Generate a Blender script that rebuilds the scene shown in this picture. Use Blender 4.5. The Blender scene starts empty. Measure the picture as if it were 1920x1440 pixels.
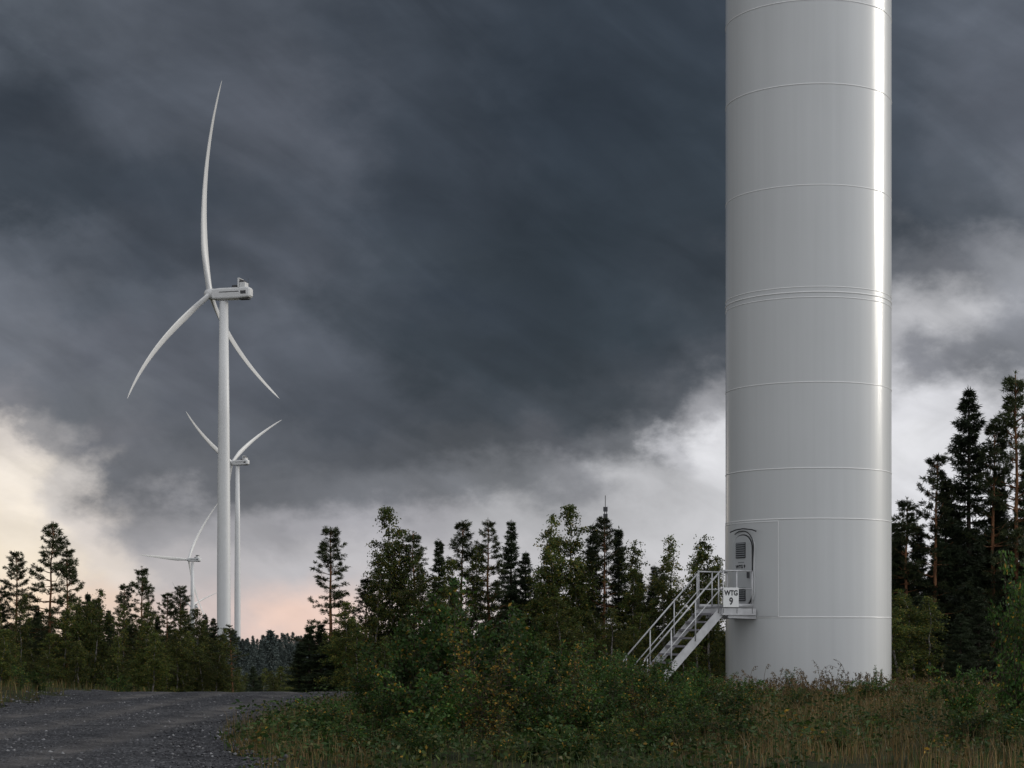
import bpy, math, random
import numpy as np
from mathutils import Vector, Matrix
rng = np.random.default_rng(7); random.seed(7)
scene = bpy.context.scene
R = math.radians

# ------------------------------------------------------------------ helpers
def lin(c):
    return tuple(((v/255)/12.92 if v/255 <= .04045 else ((v/255+.055)/1.055)**2.4) for v in c)
def link(ob, parent=None):
    scene.collection.objects.link(ob)
    if parent is not None: ob.parent = parent
    return ob
def empty(name, loc=(0,0,0)):
    e = bpy.data.objects.new(name, None); e.location = loc; e.empty_display_size = .5
    return link(e)
class MB:
    """mesh builder that accumulates quads / tris with material indices"""
    def __init__(s): s.v=[]; s.n=0; s.q=[]; s.qm=[]; s.t=[]; s.tm=[]
    def add(s, v, q=None, t=None, m=0):
        v=np.asarray(v,float).reshape(-1,3); s.v.append(v)
        if q is not None and len(q):
            q=np.asarray(q,int).reshape(-1,4)+s.n; s.q.append(q); s.qm.append(np.full(len(q),m))
        if t is not None and len(t):
            t=np.asarray(t,int).reshape(-1,3)+s.n; s.t.append(t); s.tm.append(np.full(len(t),m))
        s.n+=len(v)
    def mesh(s,name,mats,smooth=False):
        me=bpy.data.meshes.new(name); v=np.concatenate(s.v)
        q=np.concatenate(s.q) if s.q else np.zeros((0,4),int)
        t=np.concatenate(s.t) if s.t else np.zeros((0,3),int)
        me.vertices.add(len(v)); me.vertices.foreach_set('co',v.astype(np.float32).ravel())
        me.loops.add(q.size+t.size)
        me.loops.foreach_set('vertex_index',np.concatenate([q.ravel(),t.ravel()]).astype(np.int32))
        me.polygons.add(len(q)+len(t))
        st=np.concatenate([np.arange(len(q))*4, q.size+np.arange(len(t))*3]).astype(np.int32)
        me.polygons.foreach_set('loop_start',st)
        mi=np.concatenate((s.qm or [np.zeros(0)])+(s.tm or [np.zeros(0)])).astype(np.int32)
        me.polygons.foreach_set('material_index',mi)
        me.polygons.foreach_set('use_smooth',np.full(len(mi),smooth))
        for m in mats: me.materials.append(m)
        me.update(calc_edges=True); me.validate()
        return me
    def obj(s,name,mats,parent=None,smooth=False):
        return link(bpy.data.objects.new(name,s.mesh(name,mats,smooth)),parent)
def nrm(a):
    a=np.asarray(a,float); return a/(np.linalg.norm(a,axis=-1,keepdims=True)+1e-9)
def tube(mb,pts,rad,seg=6,m=0,cap=True):
    pts=np.asarray(pts,float); n=len(pts); rad=np.broadcast_to(rad,(n,))
    d=nrm(np.gradient(pts,axis=0)); ref=np.array([0,0,1.]) if abs(d[:,2]).mean()<.85 else np.array([1.,0,0])
    a=nrm(np.cross(d,ref)); b=np.cross(d,a); th=np.arange(seg)/seg*2*np.pi
    v=pts[:,None]+rad[:,None,None]*(a[:,None]*np.cos(th)[None,:,None]+b[:,None]*np.sin(th)[None,:,None])
    i=np.arange(n-1)[:,None]*seg; j=np.arange(seg)[None]; k=(j+1)%seg
    q=np.stack([i+j,i+k,i+seg+k,i+seg+j],-1).reshape(-1,4)
    v=v.reshape(-1,3); t=None
    if cap:
        v=np.vstack([v,pts[0],pts[-1]]); c0=n*seg; L=(n-1)*seg; jj=np.arange(seg); kk=(jj+1)%seg
        t=np.vstack([np.stack([np.full(seg,c0),kk,jj],-1),np.stack([np.full(seg,c0+1),L+jj,L+kk],-1)])
    mb.add(v,q,t,m)
def box(mb,c,ax,ay,az,m=0):
    """box with centre c and half-axis vectors"""
    c,ax,ay,az=[np.asarray(k,float) for k in (c,ax,ay,az)]
    v=[c+i*ax+j*ay+k*az for k in (-1,1) for j in (-1,1) for i in (-1,1)]
    mb.add(v,[(0,2,3,1),(4,5,7,6),(0,1,5,4),(2,6,7,3),(0,4,6,2),(1,3,7,5)],None,m)
def leaves(mb,P,D,ln,wd,m=0,r=rng):
    """diamond leaves/needles, one island each"""
    P=np.asarray(P);N=len(P); D=nrm(D); W=nrm(np.cross(D,r.normal(size=(N,3))))
    ln=np.broadcast_to(ln,(N,))[:,None]; wd=np.broadcast_to(wd,(N,))[:,None]
    mid=P+D*ln*.45
    v=np.stack([P,mid+W*wd*.5,P+D*ln,mid-W*wd*.5],1).reshape(-1,3)
    mb.add(v,np.arange(N*4).reshape(-1,4),None,m)

# ------------------------------------------------------------------ materials
def mat(name,rough=.8,spec=.3):
    m=bpy.data.materials.new(name); m.use_nodes=True; nt=m.node_tree
    b=nt.nodes['Principled BSDF']; b.inputs['Roughness'].default_value=rough
    b.inputs['Specular IOR Level'].default_value=spec
    return m,nt,b
def simple(name,col,rough=.6,metal=0,spec=.4,var=.12,scale=3):
    m,nt,b=mat(name,rough,spec); b.inputs['Metallic'].default_value=metal
    tc=nt.nodes.new('ShaderNodeTexCoord'); no=nt.nodes.new('ShaderNodeTexNoise'); no.inputs['Scale'].default_value=scale; no.inputs['Detail'].default_value=5
    nt.links.new(tc.outputs['Object'],no.inputs['Vector'])
    cr=nt.nodes.new('ShaderNodeValToRGB'); cr.color_ramp.elements[0].position=.3; cr.color_ramp.elements[1].position=.7
    cr.color_ramp.elements[0].color=(*[c*(1-var) for c in col],1); cr.color_ramp.elements[1].color=(*[min(1,c*(1+var)) for c in col],1)
    nt.links.new(no.outputs['Fac'],cr.inputs[0]); nt.links.new(cr.outputs[0],b.inputs['Base Color'])
    return m
def foliage(name,stops,transl=.3,nscale=1.2,rough=.6):
    """per-leaf colour variation + clump-scale light/dark variation"""
    m,nt,b=mat(name,rough,.25); g=nt.nodes.new('ShaderNodeNewGeometry')
    cr=nt.nodes.new('ShaderNodeValToRGB'); el=cr.color_ramp.elements
    while len(el)<len(stops): el.new(.5)
    for e,(p,c) in zip(el,stops): e.position=p; e.color=(*c,1)
    nt.links.new(g.outputs['Random Per Island'],cr.inputs[0])
    tc=nt.nodes.new('ShaderNodeTexCoord'); no=nt.nodes.new('ShaderNodeTexNoise'); no.inputs['Scale'].default_value=nscale; no.inputs['Detail'].default_value=2
    nt.links.new(tc.outputs['Object'],no.inputs['Vector'])
    oi=nt.nodes.new('ShaderNodeObjectInfo')
    mr=nt.nodes.new('ShaderNodeMapRange'); mr.inputs[1].default_value=.3; mr.inputs[2].default_value=.7; mr.inputs[3].default_value=.45; mr.inputs[4].default_value=1.5
    nt.links.new(no.outputs['Fac'],mr.inputs[0])
    m2=nt.nodes.new('ShaderNodeMath'); m2.operation='MULTIPLY_ADD'; m2.inputs[1].default_value=.7; m2.inputs[2].default_value=.6
    nt.links.new(oi.outputs['Random'],m2.inputs[0])
    m3=nt.nodes.new('ShaderNodeMath'); m3.operation='MULTIPLY'; nt.links.new(mr.outputs[0],m3.inputs[0]); nt.links.new(m2.outputs[0],m3.inputs[1])
    vm=nt.nodes.new('ShaderNodeVectorMath'); vm.operation='SCALE'; nt.links.new(cr.outputs[0],vm.inputs[0]); nt.links.new(m3.outputs[0],vm.inputs['Scale'])
    nt.links.new(vm.outputs[0],b.inputs['Base Color'])
    if transl<=0: return m
    tr=nt.nodes.new('ShaderNodeBsdfTranslucent'); nt.links.new(vm.outputs[0],tr.inputs[0])
    mx=nt.nodes.new('ShaderNodeMixShader'); mx.inputs[0].default_value=transl
    nt.links.new(b.outputs[0],mx.inputs[1]); nt.links.new(tr.outputs[0],mx.inputs[2])
    nt.links.new(mx.outputs[0],nt.nodes['Material Output'].inputs[0])
    return m
M_pine=foliage('pine_needles',[(0,(.026,.040,.017)),(.6,(.047,.064,.026)),(1,(.088,.092,.034))],.2)
M_spruce=foliage('spruce_needles',[(0,(.020,.032,.016)),(1,(.043,.060,.026))],.12)
M_birch=foliage('birch_leaves',[(0,(.038,.064,.015)),(.65,(.076,.102,.024)),(.88,(.14,.14,.03)),(1,(.27,.19,.035))],.4)
M_shrub=foliage('shrub_leaves',[(0,(.018,.052,.011)),(.6,(.046,.10,.02)),(.93,(.085,.135,.025)),(.965,(.32,.19,.03)),(1,(.42,.25,.03))],.32)
M_shrubY=foliage('yellowing_leaves',[(0,(.035,.075,.013)),(.62,(.08,.105,.02)),(.82,(.28,.16,.03)),(1,(.42,.25,.03))],.3)
M_weed=foliage('weed_leaves',[(0,(.018,.046,.010)),(.75,(.045,.082,.019)),(1,(.12,.10,.03))],.25,.5)
M_grassG=foliage('grass_green',[(0,(.028,.050,.013)),(.7,(.06,.080,.022)),(1,(.14,.105,.04))],.25,.6)
M_grassD=foliage('grass_dry',[(0,(.080,.052,.020)),(.6,(.14,.092,.036)),(1,(.25,.17,.075))],.25,.6)
M_far=foliage('far_forest_hazed',[(0,(.046,.060,.058)),(1,(.072,.088,.080))],.0,.01)  # aerial haze is painted into this colour: paler, bluish-grey needles
def bark(name,a,b_,split=None):
    m,nt,b=mat(name,.9,.2); tc=nt.nodes.new('ShaderNodeTexCoord')
    mp=nt.nodes.new('ShaderNodeMapping'); mp.inputs['Scale'].default_value=(8,8,2); nt.links.new(tc.outputs['Object'],mp.inputs[0])
    no=nt.nodes.new('ShaderNodeTexNoise'); no.inputs['Scale'].default_value=1.5; no.inputs['Detail'].default_value=6; nt.links.new(mp.outputs[0],no.inputs[0])
    cr=nt.nodes.new('ShaderNodeValToRGB'); cr.color_ramp.elements[0].position=.4; cr.color_ramp.elements[1].position=.6
    cr.color_ramp.elements[0].color=(*a,1); cr.color_ramp.elements[1].color=(*b_,1)
    nt.links.new(no.outputs[0],cr.inputs[0]); nt.links.new(cr.outputs[0],b.inputs[0]); return m
M_barkP=bark('pine_bark',(.09,.045,.025),(.25,.12,.06))
M_barkS=bark('spruce_bark',(.03,.022,.018),(.07,.055,.045))
M_barkB=bark('birch_bark',(.05,.045,.04),(.26,.24,.22))
M_twig=simple('twig_bark',(.05,.035,.025),.9)

# paint of the tower: coated steel with faint vertical streaks
def paint(name,col,rough=.32,streak=.05,coat=.6,crough=.16):
    m,nt,b=mat(name,rough,.5)
    b.inputs['Coat Weight'].default_value=coat; b.inputs['Coat Roughness'].default_value=crough
    tc=nt.nodes.new('ShaderNodeTexCoord'); mp=nt.nodes.new('ShaderNodeMapping'); mp.inputs['Scale'].default_value=(5,5,.12)
    nt.links.new(tc.outputs['Object'],mp.inputs[0])
    no=nt.nodes.new('ShaderNodeTexNoise'); no.inputs['Scale'].default_value=1.2; no.inputs['Detail'].default_value=6; nt.links.new(mp.outputs[0],no.inputs[0])
    n2=nt.nodes.new('ShaderNodeTexNoise'); n2.inputs['Scale'].default_value=.35; n2.inputs['Detail'].default_value=4; nt.links.new(tc.outputs['Object'],n2.inputs[0])
    ad=nt.nodes.new('ShaderNodeMath'); ad.operation='ADD'; nt.links.new(no.outputs[0],ad.inputs[0]); nt.links.new(n2.outputs[0],ad.inputs[1])
    mr=nt.nodes.new('ShaderNodeMapRange'); mr.inputs[1].default_value=.7; mr.inputs[2].default_value=1.3; mr.inputs[3].default_value=1-streak; mr.inputs[4].default_value=1+streak
    nt.links.new(ad.outputs[0],mr.inputs[0])
    vm=nt.nodes.new('ShaderNodeVectorMath'); vm.operation='SCALE'; vm.inputs[0].default_value=col; nt.links.new(mr.outputs[0],vm.inputs['Scale'])
    nt.links.new(vm.outputs[0],b.inputs[0])
    bp=nt.nodes.new('ShaderNodeBump'); bp.inputs['Strength'].default_value=.4; bp.inputs['Distance'].default_value=.02
    nt.links.new(no.outputs[0],bp.inputs['Height']); nt.links.new(bp.outputs[0],b.inputs['Coat Normal'])
    return m
M_paint=paint('tower_paint',(.535,.545,.55),.35,.045,.85,.18)
M_seam=paint('weld_seam_paint',(.74,.74,.735),.4,.02)
M_plate=paint('door_plate_paint',(.515,.525,.53),.4,.02,.6,.25)
M_door=paint('door_paint',(.42,.43,.44),.5,.02,.2)
M_turb=paint('turbine_paint',(.60,.60,.60),.45,.03,.15,.3)
M_black=simple('black_rubber',(.02,.02,.022),.6)
M_dark=simple('dark_grille',(.05,.05,.055),.6)
M_galv=simple('galvanised_steel',(.50,.50,.51),.45,.25,.5,.12,6)
M_grate=simple('grating_steel',(.24,.23,.25),.55,.3)
M_white=simple('sign_white',(.8,.8,.79),.5,0,.4,.02)
M_ink=simple('sign_lettering',(.015,.015,.018),.6)
M_grey=simple('grey_plastic',(.2,.21,.22),.6)

# ------------------------------------------------------------------ terrain
def H(x,y):
    x=np.asarray(x,float); y=np.asarray(y,float)
    t=np.maximum(0,y-48); t=np.where(t<8,t*t/16,t-4)
    h=-16*(1-np.exp(-t/280))
    road=np.clip((x+11.5)/1.,0,1)*np.clip((-2.-x)/2.,0,1)
    rough=.07*np.sin(x*.9+1.3)*np.cos(y*.7)+.05*np.sin(x*2.3+y*1.7)
    near=np.clip(1-np.abs(y-30)/80,0,1)
    bank=.22*np.clip((-11.2-x)/1.5,0,1)*near
    r=np.hypot(x,y)
    ridge=(5+2.5*np.sin(x*.011+2))*np.exp(-((r-1250)/260)**2)
    far=np.clip((r-1450)/900,0,1); far=-75*far*far*(3-2*far)
    return h+rough*(1-road)*near+bank+ridge+far
def axis(a,b,step,far,n):
    mid=np.arange(a,b+step/2,step); g=np.geomspace(step,far,n)
    return np.concatenate([a-g[::-1],mid,b+g])
xs=axis(-40,40,.8,7500,55); ys=axis(14,70,.8,7500,70)
X,Y=np.meshgrid(xs,ys); Z=H(X,Y); ny,nx=X.shape
idx=np.arange(ny*nx).reshape(ny,nx)
q=np.stack([idx[:-1,:-1],idx[:-1,1:],idx[1:,1:],idx[1:,:-1]],-1).reshape(-1,4)
mg,nt,b=mat('ground_soil',.95,.15)
tc=nt.nodes.new('ShaderNodeTexCoord'); no=nt.nodes.new('ShaderNodeTexNoise'); no.inputs['Scale'].default_value=.8; no.inputs['Detail'].default_value=9; no.inputs['Roughness'].default_value=.7
nt.links.new(tc.outputs['Object'],no.inputs[0]); cr=nt.nodes.new('ShaderNodeValToRGB'); e=cr.color_ramp.elements
e[0].position=.35; e[0].color=(.015,.018,.009,1); e[1].position=.65; e[1].color=(.05,.04,.02,1); k=e.new(.5); k.color=(.025,.03,.012,1)
nt.links.new(no.outputs[0],cr.inputs[0]); nt.links.new(cr.outputs[0],b.inputs[0])
bp=nt.nodes.new('ShaderNodeBump'); bp.inputs['Distance'].default_value=.15; nt.links.new(no.outputs[0],bp.inputs['Height']); nt.links.new(bp.outputs[0],b.inputs['Normal'])
mb=MB(); mb.add(np.stack([X,Y,Z],-1),q); mb.obj('ground',[mg],smooth=True)

# gravel road -------------------------------------------------------------
ry=np.arange(-40,85,.2)
right=np.interp(ry,[-40,15,20,23,26,30,38,43,46,50,85],[-2.3,-2.3,-2.5,-3.1,-3.95,-4.6,-4.6,-3.9,-3.1,-2.8,-4.5])
left=np.interp(ry,[-40,20,38,44,50,85],[-12,-11.8,-11.1,-11.3,-11.9,-12])
wob=lambda y,s: .14*np.sin(y*1.7+s)+.08*np.sin(y*4.1+2*s)+.05*np.sin(y*9.7+s*3)
right=right+wob(ry,.5); left=left+wob(ry,2.2)
u=np.linspace(0,1,70); RX=left[:,None]+(right-left)[:,None]*u[None]; RY=np.repeat(ry[:,None],70,1)
edge=np.minimum(u,1-u)[None]
rut=lambda x: -.035*(np.exp(-((x+5.9)/.28)**2)+np.exp(-((x+7.8)/.28)**2)+.7*np.exp(-((x+9.4)/.35)**2))
RZ=H(RX,RY)+.02+.05*np.clip(edge*6,0,1)+rut(RX)*np.clip(edge*8,0,1)+.006*np.sin(RX*7+RY*3)*np.cos(RY*5)
n1,n2=RX.shape; idx=np.arange(n1*n2).reshape(n1,n2)
q=np.stack([idx[:-1,:-1],idx[:-1,1:],idx[1:,1:],idx[1:,:-1]],-1).reshape(-1,4)
mr_,nt,b=mat('gravel_surface',.9,.25)
tc=nt.nodes.new('ShaderNodeTexCoord')
vo=nt.nodes.new('ShaderNodeTexVoronoi'); vo.inputs['Scale'].default_value=28; nt.links.new(tc.outputs['Object'],vo.inputs[0])
no=nt.nodes.new('ShaderNodeTexNoise'); no.inputs['Scale'].default_value=.9; no.inputs['Detail'].default_value=8; nt.links.new(tc.outputs['Object'],no.inputs[0])
bw=nt.nodes.new('ShaderNodeRGBToBW'); nt.links.new(vo.outputs['Color'],bw.inputs[0])
cr=nt.nodes.new('ShaderNodeValToRGB'); e=cr.color_ramp.elements; e[0].position=.2;e[0].color=(.018,.019,.023,1);e[1].position=.85;e[1].color=(.125,.128,.14,1); k=e.new(.55);k.color=(.040,.042,.048,1)
nt.links.new(bw.outputs[0],cr.inputs[0])
# wheel tracks are finer, paler, compacted material
sx=nt.nodes.new('ShaderNodeSeparateXYZ'); nt.links.new(tc.outputs['Object'],sx.inputs[0])
def trk(x0,w):
    a=nt.nodes.new('ShaderNodeMath');a.operation='SUBTRACT';nt.links.new(sx.outputs[0],a.inputs[0]);a.inputs[1].default_value=x0
    c=nt.nodes.new('ShaderNodeMath');c.operation='ABSOLUTE';nt.links.new(a.outputs[0],c.inputs[0])
    r=nt.nodes.new('ShaderNodeMapRange');r.interpolation_type='SMOOTHSTEP';nt.links.new(c.outputs[0],r.inputs[0]);r.inputs[1].default_value=0;r.inputs[2].default_value=w;r.inputs[3].default_value=1;r.inputs[4].default_value=0
    return r
t1,t2,t3=trk(-5.9,.6),trk(-7.8,.6),trk(-9.4,.6)
a1=nt.nodes.new('ShaderNodeMath');a1.operation='ADD';nt.links.new(t1.outputs[0],a1.inputs[0]);nt.links.new(t2.outputs[0],a1.inputs[1])
a2=nt.nodes.new('ShaderNodeMath');a2.operation='ADD';nt.links.new(a1.outputs[0],a2.inputs[0]);nt.links.new(t3.outputs[0],a2.inputs[1])
a3=nt.nodes.new('ShaderNodeMath');a3.operation='MULTIPLY';nt.links.new(a2.outputs[0],a3.inputs[0]);nt.links.new(no.outputs[0],a3.inputs[1]);a3.use_clamp=True
mx=nt.nodes.new('ShaderNodeMix');mx.data_type='RGBA';nt.links.new(a3.outputs[0],mx.inputs[0]);nt.links.new(cr.outputs[0],mx.inputs[6]);mx.inputs[7].default_value=(.125,.118,.114,1)
mx2=nt.nodes.new('ShaderNodeMix');mx2.data_type='RGBA';mx2.blend_type='MULTIPLY';mx2.inputs[0].default_value=1
c2=nt.nodes.new('ShaderNodeValToRGB');c2.color_ramp.elements[0].position=.3;c2.color_ramp.elements[0].color=(.5,.5,.52,1);c2.color_ramp.elements[1].position=.7;c2.color_ramp.elements[1].color=(1.25,1.22,1.2,1)
nt.links.new(no.outputs[0],c2.inputs[0]);nt.links.new(mx.outputs[2],mx2.inputs[6]);nt.links.new(c2.outputs[0],mx2.inputs[7]);nt.links.new(mx2.outputs[2],b.inputs[0])
bp=nt.nodes.new('ShaderNodeBump');bp.inputs['Distance'].default_value=.03;bp.inputs['Strength'].default_value=.9;nt.links.new(vo.outputs['Distance'],bp.inputs['Height']);nt.links.new(bp.outputs[0],b.inputs['Normal'])
mb=MB(); mb.add(np.stack([RX,RY,RZ],-1),q); mb.obj('gravel_road',[mr_],smooth=True)
# loose stones
mb=MB(); N=15000
sy=20+28*rng.random(N)**1.3; sx_=-12+9.5*rng.random(N)
keep=(sx_<np.interp(sy,ry,right)+.25)&(rng.random(N)<np.clip(1-.75*sum(np.exp(-((sx_-c)/.4)**2) for c in (-5.9,-7.8,-9.4)),0,1)); sy=sy[keep]; sx_=sx_[keep]; N=len(sy)
sz=.008+.024*rng.random(N)**2.5
base=np.array([[1,0,0],[-1,0,0],[0,1,0],[0,-1,0],[0,0,1],[0,0,-1]],float)
V=base[None]*(.6+.7*rng.random((N,6,1)))*sz[:,None,None]+rng.normal(size=(N,6,3))*sz[:,None,None]*.18
V[:,:,2]*=.7; V+=np.stack([sx_,sy,H(sx_,sy)+.07+rut(sx_)],-1)[:,None]
T=np.array([[0,2,4],[2,1,4],[1,3,4],[3,0,4],[2,0,5],[1,2,5],[3,1,5],[0,3,5]])
mb.add(V,None,(T[None]+6*np.arange(N)[:,None,None]))
M_stone=foliage('stone',[(0,(.04,.042,.048)),(.7,(.10,.10,.11)),(1,(.30,.30,.31))],0)
mb.obj('gravel',[M_stone])

# ------------------------------------------------------------------ tree generators (nominal 10 m)
def tufts(mb,P,D,n,ln,wd,spread,m,r):
    P=np.repeat(P,n,0); D=np.repeat(nrm(D),n,0)
    d=nrm(D+r.normal(size=P.shape)*spread)
    leaves(mb,P+r.normal(size=P.shape)*.02,d,ln*(.6+.7*r.random(len(P))),wd,m,r)
def gen_pine(seed,cb=.38,Rm=1.6,lean=.15):
    r=np.random.default_rng(seed); mb=MB(); Ht=10
    s=np.linspace(0,1,16); wx=np.cumsum(r.normal(size=16))*.05*lean*4; wy=np.cumsum(r.normal(size=16))*.05*lean*4
    tr=np.stack([wx*s,wy*s,s*Ht],-1); tube(mb,tr,.11*(1-.9*s)+.006,7,0)
    P=[];D=[]
    z=cb*Ht*.5
    while z<Ht*.985:
        f=z/Ht; c=np.array([np.interp(f,s,tr[:,0]),np.interp(f,s,tr[:,1]),z])
        sc=max(0,(f-cb)/(1-cb)); low=f<cb
        nb=r.integers(1,3) if low else r.integers(3,7)
        for _ in range(nb):
            az=r.random()*6.283; L=Rm*((1-sc)**.8*.95+.10)*r.uniform(.4,1.2)*(min(1,.65+sc*2.2))
            if low: L*=r.uniform(.25,.7)
            el=R(-14+62*sc**1.3+r.normal()*9); n=6; u=np.linspace(0,1,n)
            hd=np.array([math.cos(az),math.sin(az),0])
            pts=c+hd*(u*L*math.cos(el))[:,None]+np.array([0,0,1])*(u*L*math.sin(el)+.2*L*u**2)[:,None]
            pts[1:]+=r.normal(size=(n-1,3))*.035*L
            tube(mb,pts,.022*(1-.8*u)*(.5+L/Rm),4,0,False)
            if low and r.random()<.5: continue
            nt_=int(4+L*7)
            for k in range(nt_):
                a=r.uniform(.25,1)**.8 if k else 1.; i=min(n-2,int(a*(n-1))); w=a*(n-1)-i
                p=pts[i]*(1-w)+pts[i+1]*w; side=np.cross(hd,[0,0,1])*r.choice([-1,1])
                td=nrm(hd*r.uniform(.2,1)+side*r.uniform(.1,1)+np.array([0,0,r.uniform(-.05,.45)]))
                tl=r.uniform(.1,.46)*(.5+.5*L/Rm)*(1.15-a*.5)
                for g in (.5,1.): P.append(p+td*tl*g); D.append(td)
        z+=r.uniform(.34,.6)*(1-.5*sc)
    P.append(tr[-1]);D.append([0,0,1]); P.append(tr[-1]-[0,0,.15]);D.append([0,0,1])
    tufts(mb,np.array(P),np.array(D),12,.155,.025,.7,1,r)
    return mb.mesh('pine',[M_barkP,M_pine])
def gen_spruce(seed,Rm=1.4,lite=False):
    r=np.random.default_rng(seed); mb=MB(); Ht=10
    s=np.linspace(0,1,8); tr=np.stack([s*0,s*0,s*Ht],-1); tube(mb,tr,.13*(1-.93*s)+.004,5,0)
    P=[];D=[]; z=.6
    while z<9.85:
        f=z/Ht; nb=r.integers(5,8) if f<.9 else 4
        if lite: nb=4
        for _ in range(nb):
            az=r.random()*6.283; L=(Rm*(1-f)**.85+.1)*r.uniform(.5,1.2)
            if f<.2: L*=.6+2*f
            el=R(-22+52*f**1.5+r.normal()*6); hd=np.array([math.cos(az),math.sin(az),0]); n=5; u=np.linspace(0,1,n)
            pts=np.array([0,0,z])+hd*(u*L*math.cos(el))[:,None]+np.array([0,0,1])*(u*L*math.sin(el)+.2*L*u**3)[:,None]
            if not lite: tube(mb,pts,.02*(1-.8*u),3,0,False)
            side=np.cross(hd,[0,0,1])
            for a in np.arange(.15,1.01,(.45 if lite else .12/max(.35,min(L,1)))):
                p=pts[0]+(pts[-1]-pts[0])*a; p[2]+=.2*L*(a**3-a)
                P.append(p);D.append(hd)
                w=.34*L*(1-a*.75)
                for sg in (-1,1):
                    td=nrm(hd*.6+side*sg+np.array([0,0,-.35+r.normal()*.15]))
                    for g in ((1.,) if lite else (.4,.8)): P.append(p+td*w*g);D.append(td)
        z+=(.5 if lite else .31)*(1-.4*f)*r.uniform(.75,1.3)
    P.append([0,0,9.95]);D.append([0,0,1])
    if lite: tufts(mb,np.array(P),np.array(D),2,.5,.22,.6,1,r)
    else: tufts(mb,np.array(P),np.array(D),6,.165,.029,.55,1,r)
    return (mb if lite else mb.mesh('spruce',[M_barkS,M_spruce]))
def gen_birch(seed,Rm=2.0,dens=1.,leafm=None):
    r=np.random.default_rng(seed); mb=MB(); Ht=10
    s=np.linspace(0,1,14); wx=np.cumsum(r.normal(size=14))*.11; wy=np.cumsum(r.normal(size=14))*.11
    tr=np.stack([wx*s,wy*s,s*Ht],-1); tube(mb,tr,.085*(1-.92*s)+.004,6,0)
    P=[]; z=1.6
    while z<9.9:
        f=z/Ht; c=np.array([np.interp(f,s,tr[:,0]),np.interp(f,s,tr[:,1]),z])
        for _ in range(r.integers(1,4)):
            az=r.random()*6.283; L=Rm*math.sin(math.pi*min(1,.18+.8*f))**.7*r.uniform(.4,1.1)*(1.05 if f<.85 else .6)
            el=R(35+25*f+r.normal()*10); hd=np.array([math.cos(az),math.sin(az),0]); n=7; u=np.linspace(0,1,n)
            pts=c+hd*(u*L*math.cos(el))[:,None]+np.array([0,0,1])*(u*L*math.sin(el)-.35*L*u**2.5)[:,None]
            pts[1:]+=r.normal(size=(n-1,3))*.05*L; tube(mb,pts,.022*(1-.8*u)*(.5+L/Rm*.7),4,2,False)
            for k in range(int(6+L*7)):
                a=r.uniform(.2,1); i=min(n-2,int(a*(n-1))); w=a*(n-1)-i; p=pts[i]*(1-w)+pts[i+1]*w
                td=nrm(r.normal(size=3)*[1,1,.6]+hd*.4); tl=r.uniform(.2,.65); nn=int(11*dens*r.uniform(.5,1.4))
                g=r.random((nn,1)); q=p+td*tl*g+np.array([0,0,-1])*(tl*.55*g**2); P.append(q+r.normal(size=q.shape)*.06)
                if r.random()<.35: tube(mb,np.stack([p,p+td*tl*.5-[0,0,tl*.1],p+td*tl-[0,0,tl*.55]]),.006,3,2,False)
        z+=r.uniform(.15,.40)
    P=np.concatenate(P); d=r.normal(size=P.shape)+[0,0,-.5]
    leaves(mb,P,d,.105*(.7+.6*r.random(len(P))),.085,1,r)
    return mb.mesh('birch',[M_barkB,leafm or M_birch,M_twig])
def gen_shrub(seed,leafm,Ht=2.4,Rm=1.1,stems=15,ls=.062,dens=1.):
    r=np.random.default_rng(seed); mb=MB(); P=[]
    for _ in range(stems):
        az=r.random()*6.283; hd=np.array([math.cos(az),math.sin(az),0]); L=Ht*r.uniform(.45,1.05); sp=r.uniform(.05,1)*Rm
        u=np.linspace(0,1,7); pts=hd*.12*r.random()+hd*(sp*u**1.3)[:,None]+np.array([0,0,1])*(L*u*(1-.18*sp/Rm*u))[:,None]; pts[1:]+=r.normal(size=(6,3))*.03
        tube(mb,pts,.012*(1-.8*u),4,0,False)
        for k in range(int(26*L/2)):
            a=r.uniform(.08,1); i=min(5,int(a*6)); w=a*6-i; p=pts[i]*(1-w)+pts[i+1]*w
            td=nrm(r.normal(size=3)*[1,1,.5]+[0,0,.35]); tl=r.uniform(.1,.5)*(1.15-.6*a); nn=int(10*dens*r.uniform(.4,1.4))
            g=r.random((nn,1)); q=p+td*tl*g; P.append(q+r.normal(size=q.shape)*.035)
            tube(mb,np.stack([p,p+td*tl*.5,p+td*tl]),.004,3,0,False)
    P=np.concatenate(P); d=r.normal(size=P.shape)*[1,1,.6]+[0,0,-.1]
    leaves(mb,P,d,ls*(.6+.8*r.random(len(P))),ls*.68,1,r)
    return mb.mesh('shrub',[M_twig,leafm])
pines=[gen_pine(1),gen_pine(2,.3,1.5),gen_pine(3,.5,1.4,.3),gen_pine(4,.22,1.5,.1),gen_pine(5,.42,1.75,.25),gen_pine(6,.35,1.3,.2)]
spruces=[gen_spruce(11),gen_spruce(12,1.15),gen_spruce(13,1.65)]
birches=[gen_birch(21),gen_birch(22,1.7,.9),gen_birch(23,2.2,1.2),gen_birch(24,1.5,.7)]
shrubs=[gen_shrub(31,M_shrub,ls=.078,dens=1.2),gen_shrub(32,M_shrub,2.2,1.3,20,.075,1.2),gen_shrub(33,M_shrubY,2.0,.9,12,.06,.8),gen_shrub(34,M_shrub,2.4,.7,10,.07,1.),gen_shrub(35,M_shrub,1.9,1.3,22,.085,1.2)]
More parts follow.
